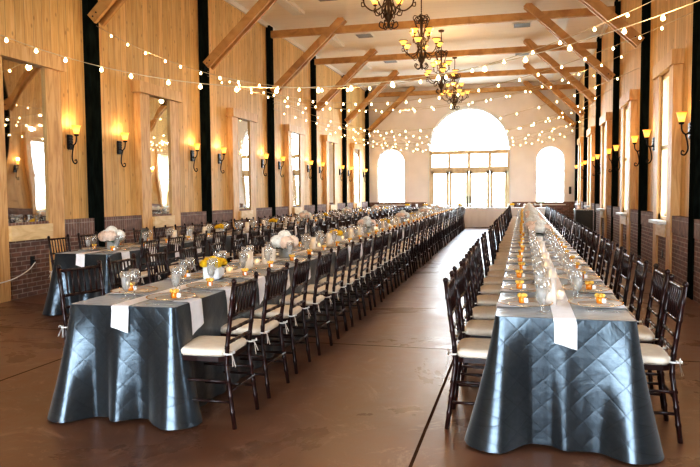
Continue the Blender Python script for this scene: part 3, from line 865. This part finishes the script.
hur = MB().lathe([(.001, 0), (.042, .0), (.043, .002), (.041, .165), (.039, .165), (.041, .004)], 18).mesh('cylinder', M['hurricane'])
cand = MB().lathe([(.001, .005), (.030, .005), (.030, .105), (.026, .112), (.001, .108)], 14).mesh('candle', M['wax'])
flm = MB().lathe([(.001, .110), (.005, .118), (.0035, .130), (.0005, .142)], 8).mesh('flame', M['flame'])
spec_hur = [('glass_cylinder', hur), ('candle', cand, [('flame', flm)])]
vot = MB().lathe([(.001, 0), (.024, .0), (.030, .01), (.032, .06), (.030, .06), (.028, .012)], 14).mesh('cup', M['hurricane'])
vca = MB().lathe([(.001, .004), (.022, .004), (.023, .028), (.001, .028)], 12).mesh('candle', M['wax'])
vfl = MB().lathe([(.001, .030), (.008, .036), (.006, .048), (.0005, .060)], 8).mesh('flame', M['flame'])
spec_vot = [('cup', vot), ('candle', vca, [('flame', vfl)])]
def bloom(r, mat, seed, florets=85, fs=.014):
    rnd = random.Random(seed); m = MB()
    m.ball((0, 0, 0), r*.86, 10, 7)
    for q in range(florets):
        z = 1-1.85*q/florets; t = q*2.39996; s = math.sqrt(max(0, 1-z*z))
        nrm = Vector((s*math.cos(t), s*math.sin(t), z)); c = nrm*r*rnd.uniform(.9, 1.03)
        a = nrm.orthogonal().normalized(); a.rotate(Matrix.Rotation(rnd.uniform(0, 3), 3, nrm)); b = nrm.cross(a)
        for k_ in range(4):
            d = (a*math.cos(k_*PI/2)+b*math.sin(k_*PI/2)); e = nrm.cross(d)
            m.add([c, c+d*fs*.6+e*fs*.5+nrm*.003, c+d*fs*1.25+nrm*.001, c+d*fs*.6-e*fs*.5+nrm*.003], [(0, 1, 2, 3)], 0, False)
    return m.mesh('bloom', mat)
bl_a = [bloom(.062, M['petal'], 1), bloom(.062, M['petalw'], 2)]
bl_y = bloom(.028, M['yellow'], 3, 40, .009)
def leaves(seed, r, n, z0=.0, z1=.1):
    rnd = random.Random(seed); m = MB()
    for q in range(n):
        t = rnd.uniform(0, 6.28); z = rnd.uniform(z0, z1); rr = rnd.uniform(.4, 1)*r
        c = Vector((rr*math.cos(t), rr*math.sin(t), z)); d = Vector((math.cos(t), math.sin(t), rnd.uniform(-.6, .4))).normalized()
        e = Vector((-d.y, d.x, 0)).normalized(); l = rnd.uniform(.03, .055)
        m.add([c, c+d*l*.45+e*l*.3+Vector((0, 0, .006)), c+d*l, c+d*l*.45-e*l*.3+Vector((0, 0, .006))], [(0, 1, 2, 3)], 0, False)
    return m
hv = MB().lathe([(.001, 0), (.050, 0), (.055, .01), (.055, .09), (.053, .09), (.05, .01)], 16).mesh('vase', M['hurricane'])
sm_ = leaves(4, .055, 60, .07, .13)
for q in range(9):
    t = q*.7; sm_.tube([(.02*math.cos(t), .02*math.sin(t), .01), (.035*math.cos(t+1), .035*math.sin(t+1), .15)], .0045, 5)
sm_.ball((0, 0, .055), .042, 8, 6)
stems = sm_.mesh('leaves', M['leaf'])
def hydrangea(loc, rz, label):
    r = tag(empty('flower_arrangement', loc, rz), label, 'flowers', 'hydrangea arrangements')
    obj('vase', hv, r); obj('leaves', stems, r); r.scale = (1.22, 1.22, 1.15)
    for q, (x, y, z) in enumerate([(0, -.07, .155), (.075, -.01, .16), (.03, .075, .155), (-.06, .05, .16), (-.075, -.03, .15), (0, 0, .205)]):
        obj('bloom', bl_a[q % 2], r, (x, y, z), q)
vy = MB().box(-.055, .055, -.055, .055, 0, .09, bev=.004).mesh('vase', M['ceramic'])
def mums(loc, rz, label, small=False):
    r = tag(empty('flower_box', loc, rz), label, 'flowers', 'yellow flower boxes')
    v = obj('vase', vy, r, label='square white ceramic vase')
    obj('leaves', leaves_y, r); r.scale = (1.3, 1.3, 1.15)
    q = 0
    for x in (-.04, 0, .04):
        for y in (-.04, 0, .04):
            obj('bloom', bl_y, r, (x*1.15+R(-.006, .006), y*1.15, .112+.012*(x == 0)+.012*(y == 0)), q); q += 1
leaves_y = leaves(9, .035, 30, .085, .1).mesh('leaves', M['leaf'])
cardm = MB().obox((0, .018, 0), (0, 0, .125), .085, .002, (0, 1, 0)).obox((0, -.018, 0), (0, 0, .125), .085, .002, (0, 1, 0)).mesh('card', M['card'])
inkm = MB()
inkm.box(-.010, .010, -.0125, -.0115, .068, .078); inkm.box(-.014, .014, -.0157, -.0147, .048, .050); inkm.box(-.006, .006, -.018, -.017, .028, .036)
inkm.v = [(x, y+ (-.0025), z) for x, y, z in inkm.v]
inkm = inkm.mesh('print', M['ink'])

# ------------------------------------------------------------------ the three long rows
rows = [dict(n='mirror-side table', cx=-5.27, y0=7.15, y1=28.1, a=0, Lc=(7.72, .75), Rc=(7.50, .74), hang=(1, 1), seed=3),
        dict(n='centre table', cx=-2.53, y0=3.82, y1=28.0, a=.021, Lc=(4.52, .83), Rc=(4.03, .75), hang=(1, 1), seed=5),
        dict(n='window-side table', cx=.24, y0=3.95, y1=28.3, a=-.001, Lc=(4.34, .68), Rc=(4.42, .665), hang=(0, 0), seed=8)]
W_, H_, PITCH = .77, .76, .668
total = 0
for ri, rw in enumerate(rows):
    a = rw['a']; d = Vector((-math.sin(a), math.cos(a), 0)); r_ = Vector((math.cos(a), math.sin(a), 0)); o = Vector((rw['cx'], rw['y0'], 0))
    Ln = rw['y1']-rw['y0']; nm = rw['n']
    P3 = lambda lx, ly, lz: tuple(o+r_*lx+d*ly+Vector((0, 0, lz)))
    cl = tag(obj('tablecloth', cloth(W_, Ln, H_, seed=rw['seed']), None, tuple(o), a),
             'slate grey pintuck satin cloth draped to the floor over the %s row' % nm, 'tablecloth')
    # runner down the middle, hanging over the near end
    rn = MB(); w = .062
    path = [(Ln-.3, .0045), (Ln*.5, .0045), (.25, .0045), (.004, .0045), (-.010, -.002), (-.016, -.03), (-.022, -.08), (-.030, -.135)]
    for i, (y, z) in enumerate(path):
        for k_ in range(4):
            x = -w+2*w*k_/3+ (.006 if i > 4 else 0); rn.v.append((x, y+(.004*math.sin(2*k_) if i > 4 else 0), H_+z-(.035*k_/3 if i == len(path)-1 else 0)))
    for i in range(len(path)-1):
        for k_ in range(3): rn.f.append((i*4+k_, i*4+k_+1, i*4+k_+5, i*4+k_+4)); rn.mi.append(0); rn.sm.append(False)
    tag(obj('table_runner', rn.mesh('table_runner', M['linen']), None, tuple(o), a), 'narrow white linen runner along the middle of the %s' % nm, 'runner')
    for side, key in ((-1, 'Lc'), (1, 'Rc')):
        y_first, offx = rw[key]
        ly = y_first-rw['y0']; idx = 0
        sname = ('mirror side' if side < 0 else 'window side')
        if ri == 0 and side < 0: sname = 'wall side'
        if ri == 0 and side > 0: sname = 'inner side'
        while ly < Ln-.25:
            where = '%s from near end, %s of %s' % (ORD[idx], sname, nm)
            Y = rw['y0']+ly
            near = Y < (11.5 if ri else 12)
            cxo = side*(offx-.225)
            jit = R(-.05, .05) if idx else (.0)
            if ri == 1 and side < 0 and idx == 0: jit = -.28
            rz = a+(PI/2 if side < 0 else -PI/2)
            rz = a - PI/2 if side < 0 else a + PI/2
            lp = P3(cxo+R(-.02, .02), ly+R(-.015, .015), 0)
            build(spec_hi if near else spec_lo, 'chiavari_chair', lp, rz+jit, 'mahogany chair, ivory cushion, '+where, 'chair', 'chiavari chairs along the %s' % nm)
            total += 1
            # setting
            py = ly+(.0 if ri else 0)
            if ri == 1 and idx == 0 and side > 0: py = ly+.07
            if ri == 1 and idx == 0 and side < 0: py = ly-.18
            plx = side*.212
            zt = H_+.0025
            hangs = rw['hang'][0 if side < 0 else 1]
            ed = side*W_/2
            build(nap_h if hangs else nap_s, 'napkin', P3(ed, py, zt), a+(PI/2 if side < 0 else -PI/2), ('napkin hanging over edge, ' if hangs else 'napkin under glass plate, ')+where, 'napkin', 'white napkins')
            build(plate, 'charger_plate', P3(plx, py, zt+.006), a, 'glass plate, gold rim, '+where, 'plate', 'glass charger plates')
            build(spec_honey, 'honey_jar', P3(plx+side*.03+R(-.02, .02), py+R(-.03, .03), zt+.015), a+R(-.6, .6), 'amber honey jar, '+where, 'jar', 'honey jar favours')
            sg = 1 if side < 0 else -1     # diner's right hand
            build(fork, 'fork', P3(plx+side*.02, py+sg*(.205), zt+.002), a+(PI/2 if side > 0 else -PI/2), 'steel fork, '+where, 'fork', 'forks')
            gy = py - sg*.25 - (0 if sg > 0 else .01)
            build(spec_water if Y < 14 else spec_water[0][1], 'water_goblet', P3(side*.125, gy+R(-.01, .01), zt), 0, 'tall water goblet, '+where, 'glass', 'water goblets')
            build(wine, 'wine_glass', P3(side*.105, gy+.085+R(-.01, .01), zt), 0, 'stemmed wine glass, '+where, 'glass', 'wine glasses')
            ly += PITCH+R(-.012, .012) + (.03 if (idx % 4) == 3 else -.01)
            idx += 1
    # centre pieces
    zt = H_+.0065
    y = .62 if ri == 0 else (1.33 if ri == 1 else .50)
    # sequences given as (kind, distance along the row)
    seq = []
    if ri == 0: seq = [('hyd', .67), ('frame', 1.55), ('hur', 2.3), ('vot', 2.55), ('card', 2.8), ('hur', 3.35), ('mum', 4.0)]; per0 = 5.2
    if ri == 1: seq = [('mum', 1.42), ('vot', 1.75), ('hur', 2.12), ('vot', 2.50), ('hur', 2.62), ('card', 2.95), ('hyd', 3.28)]; per0 = 4.3
    if ri == 2: seq = [('hur', .47), ('vot', .68), ('hur', 1.10), ('vot', 1.4), ('hur', 1.75), ('hur', 2.4), ('vot', 2.7), ('hur', 3.2), ('hur', 3.8), ('hur', 4.5), ('vot', 4.9), ('card', 5.3), ('hyd', 6.2)]; per0 = 7.0
    pos = per0; pat = (['hur', 'vot', 'hur', 'mum', 'vot', 'hur', 'hur', 'card', 'hyd'] if ri < 2 else ['hur', 'hyd', 'vot', 'hur', 'hyd', 'card', 'hur'])
    q = 0
    while pos < Ln-.4:
        seq.append((pat[q % len(pat)], pos)); pos += .46; q += 1
    cnt = {}
    for kd, yy in seq:
        cnt[kd] = cnt.get(kd, 0)+1; c_ = cnt[kd]
        w_ = '%s from near end of %s' % (ORD[c_-1], nm)
        lx = R(-.02, .02) + (-.045 if (kd == 'hur' and ri == 2) else (.03 if kd == 'hur' and ri == 1 else 0))
        p = P3(lx, yy, zt)
        if kd == 'hyd': hydrangea(p, R(0, 3), 'blush and white hydrangeas in a glass vase, '+w_)
        elif kd == 'mum': mums(p, a+.05, 'yellow blooms in a square white vase, '+w_)
        elif kd == 'hur': build(spec_hur, 'hurricane_candle', p, 0, 'pillar candle in a glass cylinder, '+w_, 'candle', 'cylinder candles')
        elif kd == 'vot': build(spec_vot, 'votive_candle', p, 0, 'lit votive candle in a small cup, '+w_, 'candle', 'votive candles')
        elif kd == 'card': build([('card', cardm), ('print', inkm)], 'table_card', p, a+R(-.1, .4), 'white folded card with small grey print, '+w_, 'card', 'table cards')
        elif kd == 'frame':
            fr_ = MB().obox((0, 0, .0), (0, .05, .23), .19, .015, (0, 1, 0)).mesh('frame', M['black'])
            ph_ = MB().obox((0, -.009, .03), (0, .034, .205), .14, .006, (0, 1, 0)).mesh('picture', simple('dim picture', (.10, .13, .12), .2, ns=9, var=.6))
            build([('frame', fr_), ('picture', ph_)], 'picture_frame', P3(-.10, yy, zt), -.5, 'black picture frame standing behind the first hydrangeas on the mirror-side table', 'picture frame')

# ------------------------------------------------------------------ head table
hx0, hx1, hy0, hd = -5.2, 1.15, 28.95, .76
clm = cloth(hd, hx1-hx0, .83, seed=21, mat=M['linen'])
tag(obj('head_tablecloth', clm, None, (hx1-.0, hy0+hd/2, 0), PI/2), 'white floor length cloth over the head table before the arched doors', 'tablecloth')
for i, x in enumerate((-4.9, -4.1, -2.62, -.4, .35)):
    mums((x, hy0+.35, .833), 0, 'yellow blooms in a square white vase, %s along the head table from the mirror wall' % ORD[i])
for i in range(9):
    x = hx0+.45+i*.66
    build(wine, 'wine_glass', (x, hy0+.25, .833), 0, 'stemmed wine glass, %s along the head table from the mirror wall' % ORD[i], 'glass', 'wine glasses')
    build(spec_hur, 'hurricane_candle', (x+.25, hy0+.45, .833), 0, 'pillar candle in a glass cylinder, %s along the head table from the mirror wall' % ORD[i], 'candle', 'cylinder candles')
for i in range(8):
    build(spec_lo, 'chiavari_chair', (hx0+.5+i*.72, hy0+hd+.22, 0), PI, 'mahogany chiavari chair behind the head table, %s from the mirror wall' % ORD[i], 'chair', 'chiavari chairs at the head table')

# cart with a dark cover by the right wall
r = tag(empty('service_cart', (1.74, 20.6, 0)), 'dark brown covered cart with a metal top rim against the window wall', 'cart')
obj('body', MB().box(-.24, .24, -.35, .35, .08, .95, bev=.02).mesh('cart_body', M['cart']), r)
obj('top_rim', MB().box(-.26, .26, -.37, .37, .95, .98, bev=.008).mesh('cart_top', M['steel']), r, label='pale metal top rim')
for sx in (-.2, .2):
    for sy in (-.3, .3): obj('wheel', MB().tube([(sx-.015, sy, .04), (sx+.015, sy, .04)], .04, 12).mesh('wheel', M['black']), r)
# black wall phone on the far wall and sockets in the brick
r = tag(empty('wall_phone', (2.06, YF, 1.55)), 'black handset mounted on the far wall near the window wall corner', 'phone')
obj('body', MB().box(-.05, .05, -.06, 0, -.16, .16, bev=.01).mesh('phone_body', M['black']), r)
obj('handset', MB().obox((.03, -.08, -.15), (.03, -.08, .15), .035, .04, (0, 1, 0)).mesh('handset', M['black']), r)
r = tag(empty('power_socket', (XL, 8.42, .52)), 'black power socket in the brick below the first mirror', 'socket')
obj('plate', MB().box(0, .012, -.045, .045, -.07, .07, bev=.004).mesh('socket_plate', M['black']), r)
obj('plug', MB().box(.012, .05, -.02, .02, -.03, .02, bev=.004).mesh('plug', M['black']), r)
cord = MB().tube(scurve([(XL+.05, 8.42, .50), (XL+.10, 8.2, .40), (XL+.14, 7.8, .31), (XL+.14, 7.3, .30), (XL+.12, 6.7, .36)], 8), .009, 6)
tag(obj('extension_cord', cord.mesh('extension_cord', M['white'])), 'thin white cord drooping along the brick from the black socket', 'cord')
for i, y in enumerate((12.0, 16.15)):
    r = tag(empty('power_socket', (XR, y, .45)), 'black power socket in the brick below the %s' % ('nearer visible window' if i == 0 else 'next window along'), 'socket')
    obj('plate', MB().box(-.012, 0, -.045, .045, -.07, .07, bev=.004).mesh('socket_plate', M['black']), r)
    obj('outlet', MB().box(-.016, -.012, -.02, .02, -.045, .045).mesh('outlet', M['ventgrey']), r)

# ------------------------------------------------------------------ outside
struct('ground', MB().box(-60, 60, YF+.4, 90, -.2, -.1).box(XR+.45, 60, -40, YF+.4, -.2, -.1).box(-60, XR+.45, -40, YN-.4, -.2, -.1), M['ground'])
for i, (x, y, s) in enumerate(((-6.4, 45, 1.6), (-3.6, 52, 1.8), (.8, 46, 1.5), (-1.2, 58, 2.2))):
    mb = MB(); rnd = random.Random(i)
    for q in range(26):
        t = rnd.uniform(0, 6.28); rr = rnd.uniform(0, s*.6); zz = rnd.uniform(.3, 1.5)*s
        mb.ball((rr*math.cos(t), rr*math.sin(t), zz), rnd.uniform(.25, .5)*s*.6, 8, 6)
    mb.tube([(0, 0, 0), (0, 0, s)], .12, 8)
    tag(obj('garden_bush', mb.mesh('garden_bush', M['bush']), None, (x, y, -.1)), 'sunlit green bush in the garden, seen through the %s' % ('arched window by the mirror wall', 'glazed double doors', 'arched window by the window wall', 'far side of the double doors')[i], 'bush')

wd = bpy.data.worlds.new('World'); scn.world = wd; wd.use_nodes = True
nt = wd.node_tree; nt.nodes.clear()
o_ = nt.nodes.new('ShaderNodeOutputWorld'); bg = nt.nodes.new('ShaderNodeBackground')
tc = nt.nodes.new('ShaderNodeTexCoord'); sp = nt.nodes.new('ShaderNodeSeparateXYZ'); L(nt, tc.outputs['Generated'], sp.inputs[0])
rp = ramp(nt, math_n(nt, 'MULTIPLY_ADD', sp.outputs[2], .5, .5), [(.45, (.72, .82, .84)), (.55, (.80, .90, 1.0)), (1, (.58, .78, 1.0))])
L(nt, rp.outputs[0], bg.inputs[0]); bg.inputs[1].default_value = 19.0
L(nt, bg.outputs[0], o_.inputs[0])

def area(name, loc, rot, sx, sy, e=0, col=(1, 1, 1), portal=False):
    l = bpy.data.lights.new(name, 'AREA'); l.shape = 'RECTANGLE'; l.size = sx; l.size_y = sy; l.energy = e; l.color = col
    if portal: l.cycles.is_portal = True
    o = bpy.data.objects.new(name, l); o.location = loc; o.rotation_euler = rot; COL.objects.link(o); return o
for a, b, z0, sp_, _ in ops:
    zt_ = sp_+(b-a)/2
    area('daylight_portal', ((a+b)/2, YF+.25, (z0+zt_)/2), (-PI/2, 0, 0), b-a, zt_-z0, portal=True)
for y in WY: area('daylight_portal', (XR+.37, y, 2.2), (0, PI/2, 0), 2.5, .8, portal=True)
area('daylight_portal', (-2.15, YN-.27, 1.65), (PI/2, 0, 0), 6.1, 3.3, portal=True)

# ------------------------------------------------------------------ camera
yaw, pit, ro = .2514, .0595, -.0077
F_ = Vector((-math.sin(yaw)*math.cos(pit), math.cos(yaw)*math.cos(pit), -math.sin(pit)))
Rv = Vector((math.cos(yaw), math.sin(yaw), 0)); U_ = Rv.cross(F_)
R2 = math.cos(ro)*Rv+math.sin(ro)*U_; U2 = -math.sin(ro)*Rv+math.cos(ro)*U_
cam = bpy.data.cameras.new('Camera'); co = bpy.data.objects.new('Camera', cam); COL.objects.link(co)
mw = Matrix((R2, U2, -F_)).transposed().to_4x4(); mw.translation = Vector((0, 0, 1.48)); co.matrix_world = mw
cam.lens = 669.32*36/700; cam.sensor_width = 36; cam.sensor_fit = 'HORIZONTAL'; cam.clip_end = 300
scn.camera = co
scn.view_settings.view_transform = 'Standard'; scn.view_settings.look = 'None'
scn.view_settings.exposure = 0.42; scn.view_settings.gamma = 1.0
vs_ = scn.view_settings
vs_.use_curve_mapping = True
cmap = vs_.curve_mapping; cmap.use_clip = False; cmap.extend = 'EXTRAPOLATED'
cc = cmap.curves[3]
cc.points[0].location = (0, 0); cc.points[1].location = (1, 1.12)
for p_ in ((.03, .018), (.12, .098), (.35, .36), (.65, .74)): cc.points.new(*p_)
cmap.update()
cy = scn.cycles
cy.max_bounces = 8; cy.diffuse_bounces = 4; cy.glossy_bounces = 4; cy.transmission_bounces = 4; cy.transparent_max_bounces = 24
cy.sample_clamp_indirect = 4; cy.sample_clamp_direct = 0; cy.caustics_reflective = False; cy.caustics_refractive = False
cy.use_denoising = True
